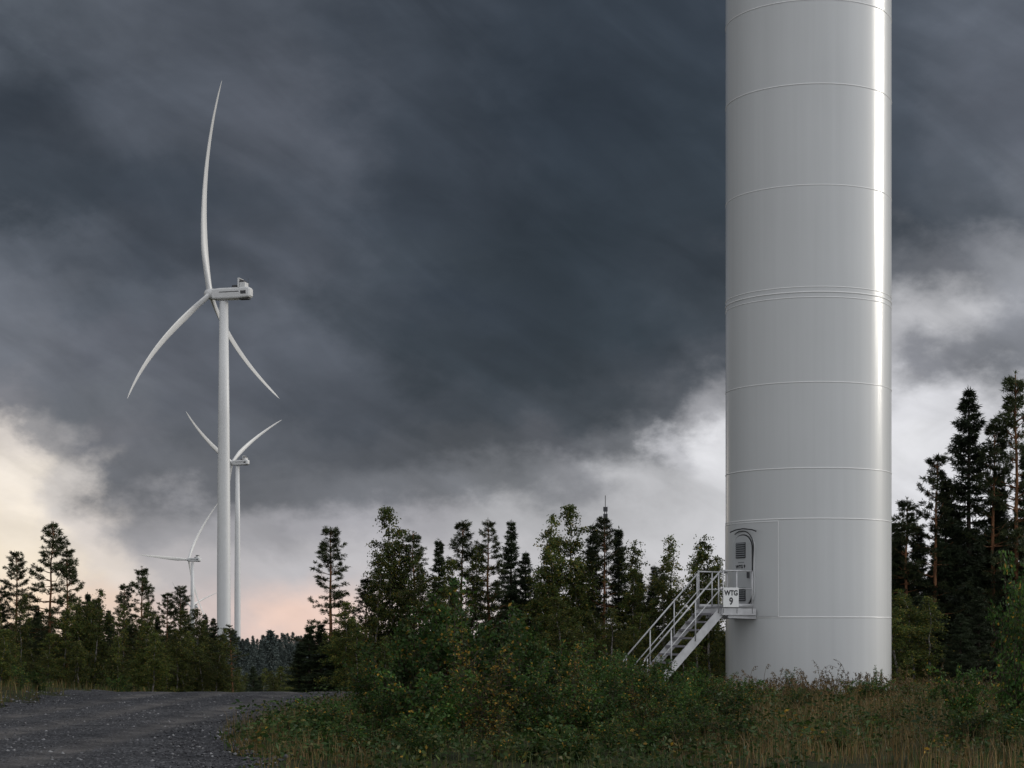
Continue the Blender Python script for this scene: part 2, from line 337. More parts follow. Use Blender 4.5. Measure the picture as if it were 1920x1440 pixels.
def put(name,meshes,x,y,h,nom=10.,wide=1.,i=None):
    me=meshes[random.randrange(len(meshes)) if i is None else i]
    o=bpy.data.objects.new(name,me); s=h/nom; w=s**.6*wide if nom==10 else s*wide
    o.scale=(w,w,s); o.rotation_euler=(0,0,random.random()*6.28); o.location=(x,y,float(H(x,y))-.05)
    link(o); return o
P_=lambda x,y,h,i=None,w=1: put('pine_tree',pines,x,y,h,wide=w,i=i)
S_=lambda x,y,h,i=None,w=1: put('spruce_tree',spruces,x,y,h,wide=w,i=i)
B_=lambda x,y,h,i=None,w=1: put('birch_tree',birches,x,y,h,wide=w,i=i)
# left stand
for x,h,i in [(-30.6,9.9,0),(-28.5,11.6,4),(-27.4,10.2,1),(-23.9,7.9,3),(-22.8,9.0,1),(-21.3,7.4,3),(-20.5,7.8,0),(-31.6,7.8,2),(-33.5,9,1)]: P_(x,115,h,i,1.1)
for x,h in [(-26.6,7.6),(-29.8,6.8),(-22.2,6.2),(-25.3,6.5)]: S_(x,117,h)
for x,h in [(-24.8,7.4),(-29.2,7.1),(-25.8,6.8),(-18.9,6.3),(-17.7,5.2),(-20.0,6.2),(-27.2,6.8),(-23.3,6.6),(-31,6.5),(-18.3,5.6),(-21.7,6.6),(-26.4,7.0)]: B_(x,112+random.uniform(-2,2),h)
for _ in range(40):
    x=random.uniform(-35,-17.6); y=random.uniform(118,140); (P_,S_,B_,P_)[random.randrange(4)](x*y/120,y,random.uniform(5.4,7.4))
for _ in range(28):
    x=random.uniform(-32,-16.4); B_(x,random.uniform(98,112),random.uniform(3.0,4.8),w=1.15)
# lone pine and small spruces
P_(-9.2,95,9.3,3,1.25)
for x,h in [(-10.1,4.3),(-8.3,3.8),(-9.5,4.4),(-9.0,3.2),(-10.6,3.4),(-8.8,4.0)]: S_(x,93,h,w=1.5)
# central stand
for x,h,i in [(-5.0,9.1,1),(-2.6,9.6,3),(-1.1,9.7,5),(4.7,9.8,0),(-7.4,6.8,1)]: P_(x,95,h,i,1.15)
for x,h,i in [(-3.75,8.9,1),(-.05,9.8,0),(4.15,9.6,0),(5.5,9.5,1),(7.3,7.5,0),(.7,8.2,2)]: S_(x,96,h,i,1.1)
for x,h,i in [(-6.1,10.4,2),(-6.6,9.4,0),(-7.0,8.0,1),(-2.0,8.3,1),(1.1,8,0),(2.2,9.9,0),(3.0,10.5,2),(6.5,8.7,1),(8.1,8.9,3),(9.8,8.7,1),(10.5,7.9,3),(9,7.2,0),(-3.2,7.5,2),(3.3,7.6,2),(6,7.2,2),(-4.5,7.8,0),(1.8,8.8,2),(7.6,7.8,0),(9.3,8.2,1),(10.1,7.4,2)]: B_(x,94+random.uniform(-1.5,1.5),h,i)
for _ in range(36):
    y=random.uniform(97,120); x=random.uniform(-7.2,20); (S_,P_,B_,S_)[random.randrange(4)](x*y/97,y,random.uniform(5.2,7.4),w=1.1)
for _ in range(34):
    x=random.uniform(-7.6,12); B_(x,random.uniform(80,92),random.uniform(3.0,5.0),w=1.2)
# right stand
for x,h,i in [(21.6,14.3,1),(16.9,9.0,1),(20.6,12.1,3),(18.1,10.8,3)]: P_(x,80,h,i,1.1)
for x,h,i in [(19.7,13.8,2),(18.7,9.9,0),(22.2,11.5,1),(16.6,7.3,2),(17.5,8.0,1),(21,10,0)]: S_(x,80.5,h,i,1.2)
for _ in range(28):
    y=random.uniform(83,105); x=random.uniform(15.3,24); (S_,P_,S_)[random.randrange(3)](x*y/80,y,random.uniform(6.5,9.5),w=1.3)
for _ in range(14):
    (B_,S_)[random.randrange(2)](random.uniform(14.5,22),random.uniform(70,78),random.uniform(3,5),w=1.3)
# lower ground between left stand and lone pine
for _ in range(45):
    y=random.uniform(130,300); x=random.uniform(-.165,-.08)*y; (B_,S_,B_)[random.randrange(3)](x,y,random.uniform(3.0,4.2)*(1+(y-130)/400),w=1.3)

# distant forest: one merged mass
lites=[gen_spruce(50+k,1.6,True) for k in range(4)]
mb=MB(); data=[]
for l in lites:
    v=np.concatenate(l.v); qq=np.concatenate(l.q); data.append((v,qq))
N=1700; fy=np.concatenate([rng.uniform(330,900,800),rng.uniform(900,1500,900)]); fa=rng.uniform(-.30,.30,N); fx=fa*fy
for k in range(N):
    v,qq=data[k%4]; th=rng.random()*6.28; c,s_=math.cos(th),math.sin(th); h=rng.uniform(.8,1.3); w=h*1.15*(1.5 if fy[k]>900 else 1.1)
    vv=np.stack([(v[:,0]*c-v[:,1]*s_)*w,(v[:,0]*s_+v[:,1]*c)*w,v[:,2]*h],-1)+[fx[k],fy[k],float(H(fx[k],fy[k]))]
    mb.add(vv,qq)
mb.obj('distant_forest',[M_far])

# ------------------------------------------------------------------ foreground shrubs
def SH(x,y,h,i=None,w=1.):
    nom=[2.4,2.2,2.0,2.4,1.9]; i=random.randrange(5) if i is None else i
    o=bpy.data.objects.new('shrub',shrubs[i]); s=h/nom[i]; o.scale=(max(s,.5)*w,max(s,.5)*w,s); o.rotation_euler=(0,0,random.random()*6.28); o.location=(x,y,float(H(x,y))-.03); link(o)
for x,y,h,i,w in [(-2.3,31,1.35,1,.9),(-1.7,30,2.0,0,.9),(-1.25,31,2.45,3,1),(-.9,30,2.5,0,.9),(-.4,31,2.25,1,.9),(.1,30,1.95,0,.9),(.55,31,1.7,1,.9),(1.1,30,1.5,0,.9),(1.6,31,1.45,3,1.1),(2.1,32,1.3,1,1),(2.7,33,1.15,0,1),
    (-2.8,28,.8,4,1),(-1.9,27.5,1.1,1,1),(-1.1,27,1.3,4,1),(-.3,27.5,1.4,2,1.1),(.4,27,1.2,1,1),(1.2,27.5,1.05,4,1),(1.9,28,.9,2,1),(2.8,30,.9,1,1),(3.6,31,.8,4,1),(-.7,28.6,1.8,2,.9),(.9,29,1.5,2,.9),
    (-3.2,29,.5,4,.8),(-2.0,24.5,.55,4,.8),(-1.2,24,.65,1,.8),(-.2,24.3,.7,2,.9),(.8,24,.6,4,.8),(1.8,24.5,.6,1,.8),(3.1,26,.6,4,.8),
    (.9,40,1.6,3,1.),(1.7,42,1.5,0,1),(2.3,43,1.45,3,1),(2.6,44,1.35,1,1),(3.2,43.5,1.25,1,1),(3.9,44.5,1.0,4,1),(4.7,45,.8,1,1),(-.3,40,1.9,1,1),(-1.6,41,1.9,0,1),(-2.3,42,1.5,1,1),(0,44,1.7,0,1),(4.2,38,.95,1,1),(3.5,36,1.1,0,1),(5.0,40,.8,4,1),
    (6.85,45.8,.85,3,.7),(8.95,45.9,.95,3,.6),(9.3,46,.7,2,.6),(6.4,46,.55,2,.7),
    (8.1,30,3.1,3,.55),(8.3,31,2.9,0,.45),(8.6,30,2.9,3,.6),(8.5,28,1.4,1,.7),(8.0,33,1.3,4,.7)]: SH(x,y,h,i,w)
for _ in range(34): SH(random.uniform(-2.6,4.5),random.uniform(33,46),random.uniform(.6,1.25))
for _ in range(34): SH(random.uniform(2.5,12),random.uniform(24,44),random.uniform(.35,.72),w=.9)
for _ in range(12): SH(random.uniform(-2.6,3),random.uniform(22.5,30),random.uniform(.35,.6),w=.9)
for _ in range(12): SH(random.uniform(-17,-12),random.uniform(48,60),random.uniform(.4,.9))

# undergrowth: grass + weeds as single meshes
def field(N,xr,yr,pred=None,lo=.12):
    x=rng.uniform(*xr,N); y=yr[0]+(yr[1]-yr[0])*rng.random(N)
    n=np.sin(x*1.9+1)*np.cos(y*1.3)+.6*np.sin(x*4.3+y*2.1); k=rng.random(N)<np.clip(.55+.45*n,lo,1)
    if pred is not None: k&=pred(x,y)
    return x[k],y[k]
off_road=lambda x,y:(x>np.interp(y,ry,right)-.1)|(x<np.interp(y,ry,left)+.1)
in_tower=lambda x,y: np.hypot(x-7.77,y-49)>2.25
def blades(mb,x,y,hh,w,m,curl=.35):
    N=len(x); az=rng.random(N)*6.283; d=np.stack([np.cos(az),np.sin(az)],-1)*(curl*rng.random(N)*hh)[:,None]
    s=np.stack([-np.sin(az+rng.normal(size=N)),np.cos(az)],-1)*w*.5; z0=H(x,y)-.02
    def pt(f,g,sg): return np.stack([x+d[:,0]*g+sg*s[:,0]*(1-f*.8),y+d[:,1]*g+sg*s[:,1]*(1-f*.8),z0+hh*f],-1)
    v=np.stack([pt(0,0,-1),pt(0,0,1),pt(.6,.3,1),pt(.6,.3,-1),pt(.95,1,0)],1).reshape(-1,3); b5=np.arange(N)[:,None]*5
    mb.add(v,b5+[0,1,2,3],None,m); mb.t.append(b5+[3,2,4]+mb.n-len(v)); mb.tm.append(np.full(N,m))
mb=MB()
pr=lambda x,y: off_road(x,y)&in_tower(x,y)
x,y=field(64000,(-5.2,15),(20.5,52),pr); blades(mb,x,y,.08+.3*rng.random(len(x))**1.5,.012,0)
x,y=field(28000,(2.5,15),(30,53),pr,.05); blades(mb,x,y,.15+.45*rng.random(len(x))**1.5,.012,1,.5)
x,y=field(7000,(-5.4,-1.6),(20.5,46),pr,.05); blades(mb,x,y,.12+.33*rng.random(len(x)),.012,1,.6)
x,y=field(10000,(2,12),(20.5,30),pr,.02); blades(mb,x,y,.1+.38*rng.random(len(x)),.011,1,.5)
x,y=field(16000,(-24,-10.5),(30,75),pr); blades(mb,x,y,.1+.25*rng.random(len(x)),.02,0)
x,y=field(9000,(-24,-10.5),(30,75),pr); blades(mb,x,y,.1+.3*rng.random(len(x)),.02,1)
mb.obj('grass',[M_grassG,M_grassD])
mb=MB()
x,y=field(5000,(-4.6,15),(20.5,50),pr,.2)
k=(x<2.5)|(rng.random(len(x))<.62); x=x[k]; y=y[k]
hh=.12+.42*rng.random(len(x))**1.6
for k in range(len(x)):
    n=int(10+hh[k]*48); f=rng.random(n)**.8; sp=.08+.16*hh[k]; big=rng.random()
    c=np.array([x[k],y[k],float(H(x[k],y[k]))]); p=c+np.stack([rng.normal(size=n)*sp,rng.normal(size=n)*sp,f*hh[k]],-1)
    leaves(mb,p,rng.normal(size=(n,3))*[1,1,.4]+[0,0,.15],(.045+.05*big)*(.6+.8*rng.random(n)),.028+.022*big,int(rng.random()<.07))
mb.obj('weeds',[M_weed,M_shrubY])
# tall dry stalks with drooping heads around the tower foot
mb=MB()
for k in range(460):
    x0=rng.uniform(4.5,14) if k%2 else rng.uniform(5.5,10.2); y0=rng.uniform(38,46.6) if k%3==0 else rng.uniform(44.5,46.6); h=rng.uniform(.35,.85)*(1.4 if k%7==0 else .9)
    az=rng.random()*6.28; b_=rng.uniform(.05,.45)*h; u=np.linspace(0,1,7)
    pts=np.stack([x0+math.cos(az)*b_*u**2.5*1.4,y0+math.sin(az)*b_*u**3,float(H(x0,y0))+h*(u-.3*u**5*(b_/h*3))],-1)
    tube(mb,pts,.007*(1-.5*u),3,0,False)
    n=14; p=pts[-1]+(pts[-3]-pts[-1])*rng.random((n,1))
    leaves(mb,p,rng.normal(size=(n,3))+[0,0,.2],.06,.02,0)
mb.obj('dry_stalks',[M_grassD])
# rubble / soil heaped at the tower foot
mb=MB(); N=700
th=rng.uniform(0,6.283,N); rr=2.2+.7*rng.random(N)**2; cx=7.77+rr*np.cos(th); cy=49+rr*np.sin(th); sz=.04+.12*rng.random(N)**2
V=base[None]*(.6+.7*rng.random((N,6,1)))*sz[:,None,None]+rng.normal(size=(N,6,3))*sz[:,None,None]*.18
V+=np.stack([cx,cy,H(cx,cy)+.05+.1*np.clip(np.sin(th*3+1),0,1)],-1)[:,None]; mb.add(V,None,(T[None]+6*np.arange(N)[:,None,None]))
mb.obj('rubble',[simple('rubble_stone',(.06,.045,.035),.95,var=.5)])

# ------------------------------------------------------------------ wind turbines
def loft_blade(mb,hub,d,A,L):
    ns=44; s=np.linspace(0,1,ns); c=hub+d*(s*L)[:,None]+A*((.20*s-.22*s*s)*L)[:,None]
    tg=nrm(np.gradient(c,axis=0)); tang=nrm(np.cross(tg,A))
    def sm(xp,fp):
        v=np.interp(np.linspace(0,1,200),xp,fp); kk=np.ones(15)/15; v2=np.convolve(np.pad(v,7,'edge'),kk,'valid'); return np.interp(s,np.linspace(0,1,200),v2)
    ch=sm([0,.04,.10,.2,.35,.6,.85,.96,1],[2.1,2.1,2.5,3.2,2.9,2.1,1.25,.8,.12])*L/65; ch[-1]=.1
    tk=sm([0,.04,.12,.2,.5,1],[2.1,2.0,1.6,1.2,.6,.06])*L/65
    tw=R(18)*(1-s)**2+R(4); cd=tang*np.cos(tw)[:,None]+A*np.sin(tw)[:,None]; td=np.cross(tg,cd)
    th=np.arange(16)/16*2*np.pi; sh=np.stack([np.cos(th),np.sin(th)*(.75+.25*np.cos(th))],-1)
    off=sm([0,.2,1],[0,.15,.1])
    v=c[:,None]+cd[:,None]*((sh[None,:,0]*.5+off[:,None])*ch[:,None])[...,None]+td[:,None]*(sh[None,:,1]*.5*tk[:,None])[...,None]
    i=np.arange(ns-1)[:,None]*16; j=np.arange(16)[None]; k=(j+1)%16
    mb.add(v,np.stack([i+j,i+k,i+16+k,i+16+j],-1).reshape(-1,4))
def lathe(mb,prof,c,seg=64,m=0):
    prof=np.array(prof); th=np.arange(seg)/seg*2*np.pi; n=len(prof)
    v=np.stack([c[0]+prof[:,0:1]*np.cos(th),c[1]+prof[:,0:1]*np.sin(th),np.repeat(prof[:,1:2],seg,1)],-1)
    i=np.arange(n-1)[:,None]*seg; j=np.arange(seg)[None]; k=(j+1)%seg
    mb.add(v,np.stack([i+j,i+k,i+seg+k,i+seg+j],-1).reshape(-1,4),None,m)
def turbine(x,y,hubz,yaw,phi0,L=65.,near=False):
    root=empty('wind_turbine'); gz=float(H(x,y))-.3
    a=np.array([-math.sin(yaw),math.cos(yaw),0]); h=np.array([math.cos(yaw),math.sin(yaw),0]); z=np.array([0,0,1.]); ti=R(5.5)
    A=a*math.cos(ti)+z*math.sin(ti); U=z*math.cos(ti)-a*math.sin(ti)
    top=hubz-2.2
    if not near:
        mb=MB(); lathe(mb,[(2.15,gz),(2.12,gz+(top-gz)*.3),(1.75,gz+(top-gz)*.7),(1.35,top),(0,top)],(x,y),32); mb.obj('tower',[M_turb],root,True)
    c=np.array([x,y,hubz]); hub=c+A*4.6
    # nacelle : rounded long housing
    mb=MB(); th=np.arange(20)/20*2*np.pi
    sq=np.stack([np.sign(np.cos(th))*abs(np.cos(th))**.35,np.sign(np.sin(th))*abs(np.sin(th))**.35],-1)
    st=[(3.6,.2),(3.55,.78),(3.2,.92),(1,1),(-5,1),(-8,.98),(-8.9,.85),(-9.3,.6),(-9.35,.05)]
    vv=[]
    for t_,sc in st: vv.append(c+a*t_+h*(sq[:,0:1]*1.85*sc)+z*(sq[:,1:2]*1.8*sc+(.1 if t_>-8 else .25)))
    vv=np.array(vv); n=len(st); i=np.arange(n-1)[:,None]*20; j=np.arange(20)[None]; k=(j+1)%20
    mb.add(vv,np.stack([i+j,i+k,i+20+k,i+20+j],-1).reshape(-1,4))
    mb.obj('nacelle',[M_turb],root,False)
    mb=MB(); box(mb,c-a*5.6+z*3.2,a*.25,h*1.75,z*1.5,0); box(mb,c-a*6.8+z*2.6,a*.9,h*1.5,z*.75,0)
    box(mb,c-a*5.90+z*3.3,a*.05,h*1.5,z*1.2,1)
    box(mb,c-a*6.6+z*3.6,a*.5,h*1.2,z*.35,1)
    box(mb,c-a*3.9+z*2.3,a*.8,h*.9,z*.35,1)
    for sg in (-1,1): box(mb,c-a*2.5+h*1.875*sg+z*.5,a*3.3,h*.03,z*.12,1); box(mb,c-a*7.2+h*1.83*sg+z*.2,a*.9,h*.03,z*.5,1)
    box(mb,c-a*7.0-z*1.72,a*1.6,h*1.1,z*.12,1); tube(mb,[c-a*8.2+z*1.9,c-a*8.2+z*4.8],.06,5,1)
    mb.obj('cooler_top',[M_turb,M_dark],root)
    mb=MB(); lp=[(0,2.0),(.9,1.75),(1.5,1.1),(1.75,.2),(1.7,-.9),(1.5,-1.5),(0,-1.5)]; sg=24; th=np.arange(sg)/sg*2*np.pi
    vv=np.array([hub+A*t_+rr_*(h*np.cos(th)[:,None]+U*np.sin(th)[:,None]) for rr_,t_ in lp]); n=len(lp); i=np.arange(n-1)[:,None]*sg; j=np.arange(sg)[None]; k=(j+1)%sg
    mb.add(vv,np.stack([i+j,i+k,i+sg+k,i+sg+j],-1).reshape(-1,4)); mb.obj('hub',[M_turb],root,True)
    for q_ in range(3):
        ph=phi0+q_*2*math.pi/3; d=U*math.cos(ph)+h*math.sin(ph); mb=MB(); loft_blade(mb,hub,d,A,L); mb.obj('blade_%d'%(q_+1),[M_turb],root,True)
    return root
turbine(-90,583,107.8,R(75),R(-7))
turbine(-190,1292,120.4,R(63),R(-63))
turbine(-291,1700,69.6,R(58),R(32))
turbine(-512,3000,46,R(58),R(68))

# the near tower ----------------------------------------------------------
TX,TY,TR=7.77,49.0,2.15
near=turbine(TX,TY,107,R(66),R(35),near=True)
mb=MB(); prof=[(TR,-.4)]+[(TR,z) for z in np.arange(.5,22,1.)]+[(2.1,40),(1.8,75),(1.4,104.8)]
lathe(mb,prof,(TX,TY),160); tw=mb.obj('tower',[M_paint],near,True)
mb=MB()
for z,w,p in [(2.04,.012,.008),(4.52,.012,.008),(5.79,.012,.008),(7.95,.011,.007),(10.08,.010,.007),(10.21,.014,.010),(10.34,.010,.007),(12.9,.011,.006),(15.44,.012,.008),(17.55,.012,.008),(20,.012,.007)]:
    lathe(mb,[(TR-.002,z-w-.004),(TR+p,z-w),(TR+p,z+w),(TR-.002,z+w+.004)],(TX,TY),160)
mb.obj('weld_seams',[M_seam],near,True)
lathe_m=MB(); lathe(lathe_m,[(TR-.002,-.4),(TR+.05,-.4),(TR+.05,.10),(TR-.002,.12)],(TX,TY),96); lathe_m.obj('base_flange',[M_plate],near,True)
NA=58
nv=np.array([-math.sin(R(NA)),-math.cos(R(NA)),0]); zv=np.array([0,0,1.]); rv=np.cross(zv,nv); C=np.array([TX,TY,0.])
def cyl(th,z,rad): return C+rad*(nv*math.cos(th)+rv*math.sin(th))+zv*z
mb=MB(); n=30; ths=np.linspace(-R(31),R(29),n); rd=TR+.018
for a0,a1 in zip(ths[:-1],ths[1:]):
    mb.add([cyl(a0,2.062,rd),cyl(a1,2.062,rd),cyl(a1,4.46,rd),cyl(a0,4.46,rd)],[(0,1,2,3)])
    mb.add([cyl(a0,4.46,rd),cyl(a1,4.46,rd),cyl(a1,4.46,TR-.01),cyl(a0,4.46,TR-.01)],[(0,1,2,3)])
    mb.add([cyl(a0,2.062,TR-.01),cyl(a1,2.062,TR-.01),cyl(a1,2.062,rd),cyl(a0,2.062,rd)],[(0,1,2,3)])
for a in (ths[0],ths[-1]): mb.add([cyl(a,2.062,TR-.01),cyl(a,2.062,rd),cyl(a,4.46,rd),cyl(a,4.46,TR-.01)],[(0,1,2,3)])
mb.obj('door_reinforcement_plate',[M_plate],near)
mb=MB(); g=.012
for a in (ths[0],ths[-1]): tube(mb,[cyl(a,2.06,rd),cyl(a,4.46,rd)],g,5)
tube(mb,[cyl(a,4.46,rd) for a in ths],g*.8,5); mb.obj('plate_weld',[M_seam],near)
def capsule(w,z0,z1,r_,n=8):
    pts=[]
    for cx_,cz_,a0 in [(w/2-r_,z1-r_,0),(-w/2+r_,z1-r_,90),(-w/2+r_,z0+r_,180),(w/2-r_,z0+r_,270)]:
        for k in range(n+1):
            t_=R(a0+90*k/n); pts.append((cx_+r_*math.cos(t_),cz_+r_*math.sin(t_)))
    return pts
def slab(mb,pts,d0,d1,m=0):
    P0=[C+nv*d0+rv*u+zv*v for u,v in pts]; P1=[C+nv*d1+rv*u+zv*v for u,v in pts]; n=len(pts); c=C+nv*d1+zv*np.mean([p[1] for p in pts])
    i=np.arange(n); k=(i+1)%n
    mb.add(P0+P1+[c],np.stack([i,k,n+k,n+i],-1),np.stack([n+i,n+k,np.full(n,2*n)],-1),m)
mb=MB(); slab(mb,capsule(.86,2.27,4.20,.40),TR-.08,TR+.03,0); mb.obj('door_frame',[M_plate],near)
mb=MB(); slab(mb,capsule(.80,2.29,4.17,.37),TR-.05,TR+.045,0); mb.obj('door_gasket',[M_black],near)
mb=MB(); slab(mb,capsule(.74,2.32,4.14,.345),TR-.05,TR+.075,0)
mb.obj('door_leaf',[M_door],near)
mb=MB()
for z0,z1 in [(3.56,3.96),(2.46,2.80)]:
    c=C+nv*(TR+.08)+zv*(z0+z1)/2-rv*.03; box(mb,c,rv*.19,nv*.008,zv*(z1-z0)/2,0)
    for zz in np.arange(z0+.04,z1-.01,.055): box(mb,C+nv*(TR+.10)+zv*zz-rv*.03,rv*.18,nv*.014+zv*-.008,zv*.008,1)
box(mb,C+nv*(TR+.11)+zv*3.12+rv*.30,rv*.02,nv*.03,zv*.08,0)
mb.obj('door_louvres',[M_dark,M_grey],near)
mb=MB()
arc=[(.47,2.75),(.47,3.4)]+[p for p in capsule(.94,2.3,4.25,.43) if p[1]>3.78 and p[0]>-.34]
tube(mb,[C+nv*(TR+.07)+rv*u+zv*v for u,v in arc],.014,6)
tube(mb,[C+nv*(TR+.11)+rv*u+zv*v for u,v in [(-.42,4.24),(-.2,4.29),(.1,4.31),(.45,4.27),(.62,4.22)]],.016,6)
mb.obj('rain_hood',[M_black],near)
def text(name,body,size,pos,n_,parent,mt,off=.0):
    n_=Vector(n_).normalized(); up=Vector((0,0,1)); r_=up.cross(n_)
    cu=bpy.data.curves.new(name,'FONT'); cu.body=body; cu.size=size; cu.align_x='CENTER'; cu.align_y='CENTER'; cu.extrude=.002; cu.offset=off
    o=bpy.data.objects.new(name,cu); mw=Matrix(((r_.x,up.x,n_.x,pos[0]),(r_.y,up.y,n_.y,pos[1]),(r_.z,up.z,n_.z,pos[2]),(0,0,0,1)))
    cu.materials.append(mt); link(o,parent); o.matrix_world=mw; return o
text('door_lettering','WTG 9',.12,C+nv*(TR+.08)+zv*3.34-rv*.04,nv,near,M_ink,.004)
mb=MB(); box(mb,C+nv*(TR+.078)+zv*3.45-rv*.02,rv*.12,nv*.002,zv*.012); mb.obj('door_label',[M_grey],near)

# staircase and platform ----------------------------------------------------
st=empty('metal_staircase'); S0=C+nv*(TR+.02); PZ=2.26; PD=1.08; HW=.5
mb=MB(); run=2.35
def bar(p0,p1,hw,hh_,m=0,up=zv):
    p0=np.asarray(p0);p1=np.asarray(p1);d=p1-p0;L=np.linalg.norm(d);d=d/L;s=nrm(np.cross(d,up));u_=np.cross(s,d);box(mb,(p0+p1)/2,d*L/2,s*hw,u_*hh_,m)
# platform frame
for sg in (-1,1): bar(S0+rv*HW*sg+zv*(PZ-.08)+nv*.0,S0+nv*PD+rv*HW*sg+zv*(PZ-.08),.012,.085)
bar(S0+nv*PD+rv*(HW-.02)+zv*(PZ-.08),S0+nv*PD-rv*(HW-.02)+zv*(PZ-.08),.012,.083)
bar(S0+nv*.5+rv*(HW-.02)+zv*(PZ-.10),S0+nv*.5-rv*(HW-.02)+zv*(PZ-.10),.03,.05)
for sg in (-1,1): bar(S0+nv*-.1+rv*.42*sg+zv*(PZ-.22),S0+nv*.85+rv*.42*sg+zv*(PZ-.20),.03,.04)
mb.obj('platform_frame',[M_galv],st)
mb=MB()
for u_ in np.linspace(.02,PD-.03,26): bar(S0+nv*u_+rv*(HW-.02)+zv*(PZ-.02),S0+nv*u_-rv*(HW-.02)+zv*(PZ-.02),.004,.018)
for w_ in np.linspace(-.46,.46,12): bar(S0+rv*w_+zv*(PZ-.025),S0+nv*(PD-.02)+rv*w_+zv*(PZ-.025),.004,.01)
mb.obj('platform_grating',[M_grate],st)
E=S0+nv*PD; B=E+nv*run; SW=.42
mb=MB()
for sg in (-1,1): bar(E+rv*SW*sg+zv*(PZ-.10),B+rv*SW*sg+zv*(.0),.012,.11)
mb.obj('stringers',[M_galv],st)
mb=MB(); nst=11
for k in range(nst):
    f=(k+.7)/(nst+.2); c=E+nv*run*f+zv*(PZ*(1-f)+.0); box(mb,c,rv*(SW-.014),nv*.115,zv*.006)
    box(mb,c+nv*.115,rv*(SW-.014),nv*.006,zv*.026); box(mb,c-nv*.115,rv*(SW-.014),nv*.005,zv*.02)
mb.obj('treads',[M_grate],st)
mb=MB(); rt=.021
for sg in (-1,1):
    for hgt,rr_ in ((.95,rt),(.5,.015)):
        tube(mb,[E+rv*(SW+.02)*sg+zv*(PZ+hgt),B+rv*(SW+.02)*sg+zv*(.05+hgt)],rr_,8)
        tube(mb,[S0+nv*.12+rv*HW*sg+zv*(PZ+hgt),E+rv*HW*sg+zv*(PZ+hgt)],rr_,8)
    for f in (.03,.34,.66,.97): 
        p=E+nv*run*f+rv*(SW+.02)*sg+zv*(PZ*(1-f)-.05); tube(mb,[p,p+zv*1.0],.019,6)
    for u_ in (.12,.62,PD-.03):
        p=S0+nv*u_+rv*HW*sg+zv*(PZ-.12); tube(mb,[p,p+zv*1.07],.019,6)
    # kick plate
    bar(S0+nv*.1+rv*(HW+.02)*sg+zv*(PZ+.07),S0+nv*(PD-.02)+rv*(HW+.02)*sg+zv*(PZ+.07),.003,.05)
tube(mb,[B+rv*(SW+.02)+zv*1.0,B+nv*.12+rv*(SW+.02)+zv*.75,B+rv*(SW+.02)+zv*.55],rt*.9,8)
tube(mb,[B-rv*(SW+.02)+zv*1.0,B+nv*.12-rv*(SW+.02)+zv*.75,B-rv*(SW+.02)+zv*.55],rt*.9,8)
mb.obj('handrails',[M_galv],st,True)
# number sign on the near side railing, facing the road
sd=rv if rv[1]<0 else -rv
sp=S0+nv*(PD-.24)+sd*(HW+.045)+zv*(PZ+.28)
sign=empty('number_sign',(0,0,0)); mb=MB(); box(mb,sp,nv*.245,sd*.006,zv*.245); mb.obj('sign_plate',[M_white],sign)
text('sign_lettering','WTG',.178,sp+sd*.009+zv*.105,sd,sign,M_ink,.006)
text('sign_number','9',.25,sp+sd*.009-zv*.105,sd,sign,M_ink,.006)

# radio mast in the distance
ms=empty('radio_mast'); mx_,my_=40.5,810.; mb=MB(); gz=float(H(mx_,my_)); tz=57.
for k in range(3):
    t_=k*2.094; p=np.array([mx_+.6*math.cos(t_),my_+.6*math.sin(t_),gz]); tube(mb,[p,p+[0,0,tz-gz]],.16,4)
for zz in np.arange(gz,tz-1.5,1.5):
    for k in range(3):
        t0,t1=k*2.094,(k+1)*2.094; tube(mb,[[mx_+.6*math.cos(t0),my_+.6*math.sin(t0),zz],[mx_+.6*math.cos(t1),my_+.6*math.sin(t1),zz+1.5]],.08,3)
tube(mb,[[mx_,my_,tz],[mx_,my_,tz+5]],.16,4)
for z_ in (tz-1,tz-4,tz-7): box(mb,[mx_,my_-.8,z_],[.95,0,0],[0,.15,0],[0,0,1.])
mb.obj('mast_lattice',[M_dark],ms)

# ------------------------------------------------------------------ sky
w=bpy.data.worlds.new('World'); scene.world=w; w.use_nodes=True; nt=w.node_tree; nt.nodes.clear()
def nd(t,**k):
    n=nt.nodes.new(t)
    for a,b_ in k.items(): setattr(n,a,b_)
    return n
def setin(n,i,v):
    if hasattr(v,'is_output') or isinstance(v,bpy.types.NodeSocket): nt.links.new(v,n.inputs[i])
    else: n.inputs[i].default_value=v
def MA(op,a,b_=None,c=None,clamp=False):
    n=nd('ShaderNodeMath',operation=op); n.use_clamp=clamp; setin(n,0,a)
    if b_ is not None: setin(n,1,b_)
    if c is not None: setin(n,2,c)
    return n.outputs[0]
def MR(v,a,b_,c,d,smooth=True):
    n=nd('ShaderNodeMapRange',interpolation_type='SMOOTHSTEP' if smooth else 'LINEAR'); setin(n,0,v)
    for i,x in zip((1,2,3,4),(a,b_,c,d)): setin(n,i,x)
    return n.outputs[0]
def MIX(f,a,b_,mode='MIX'):
    n=nd('ShaderNodeMix',data_type='RGBA',blend_type=mode); setin(n,0,f); setin(n,6,a); setin(n,7,b_); return n.outputs[2]
tc=nd('ShaderNodeTexCoord'); nm=nd('ShaderNodeVectorMath',operation='NORMALIZE'); nt.links.new(tc.outputs['Generated'],nm.inputs[0])
sp_=nd('ShaderNodeSeparateXYZ'); nt.links.new(nm.outputs[0],sp_.inputs[0]); dx,dy,dz=sp_.outputs
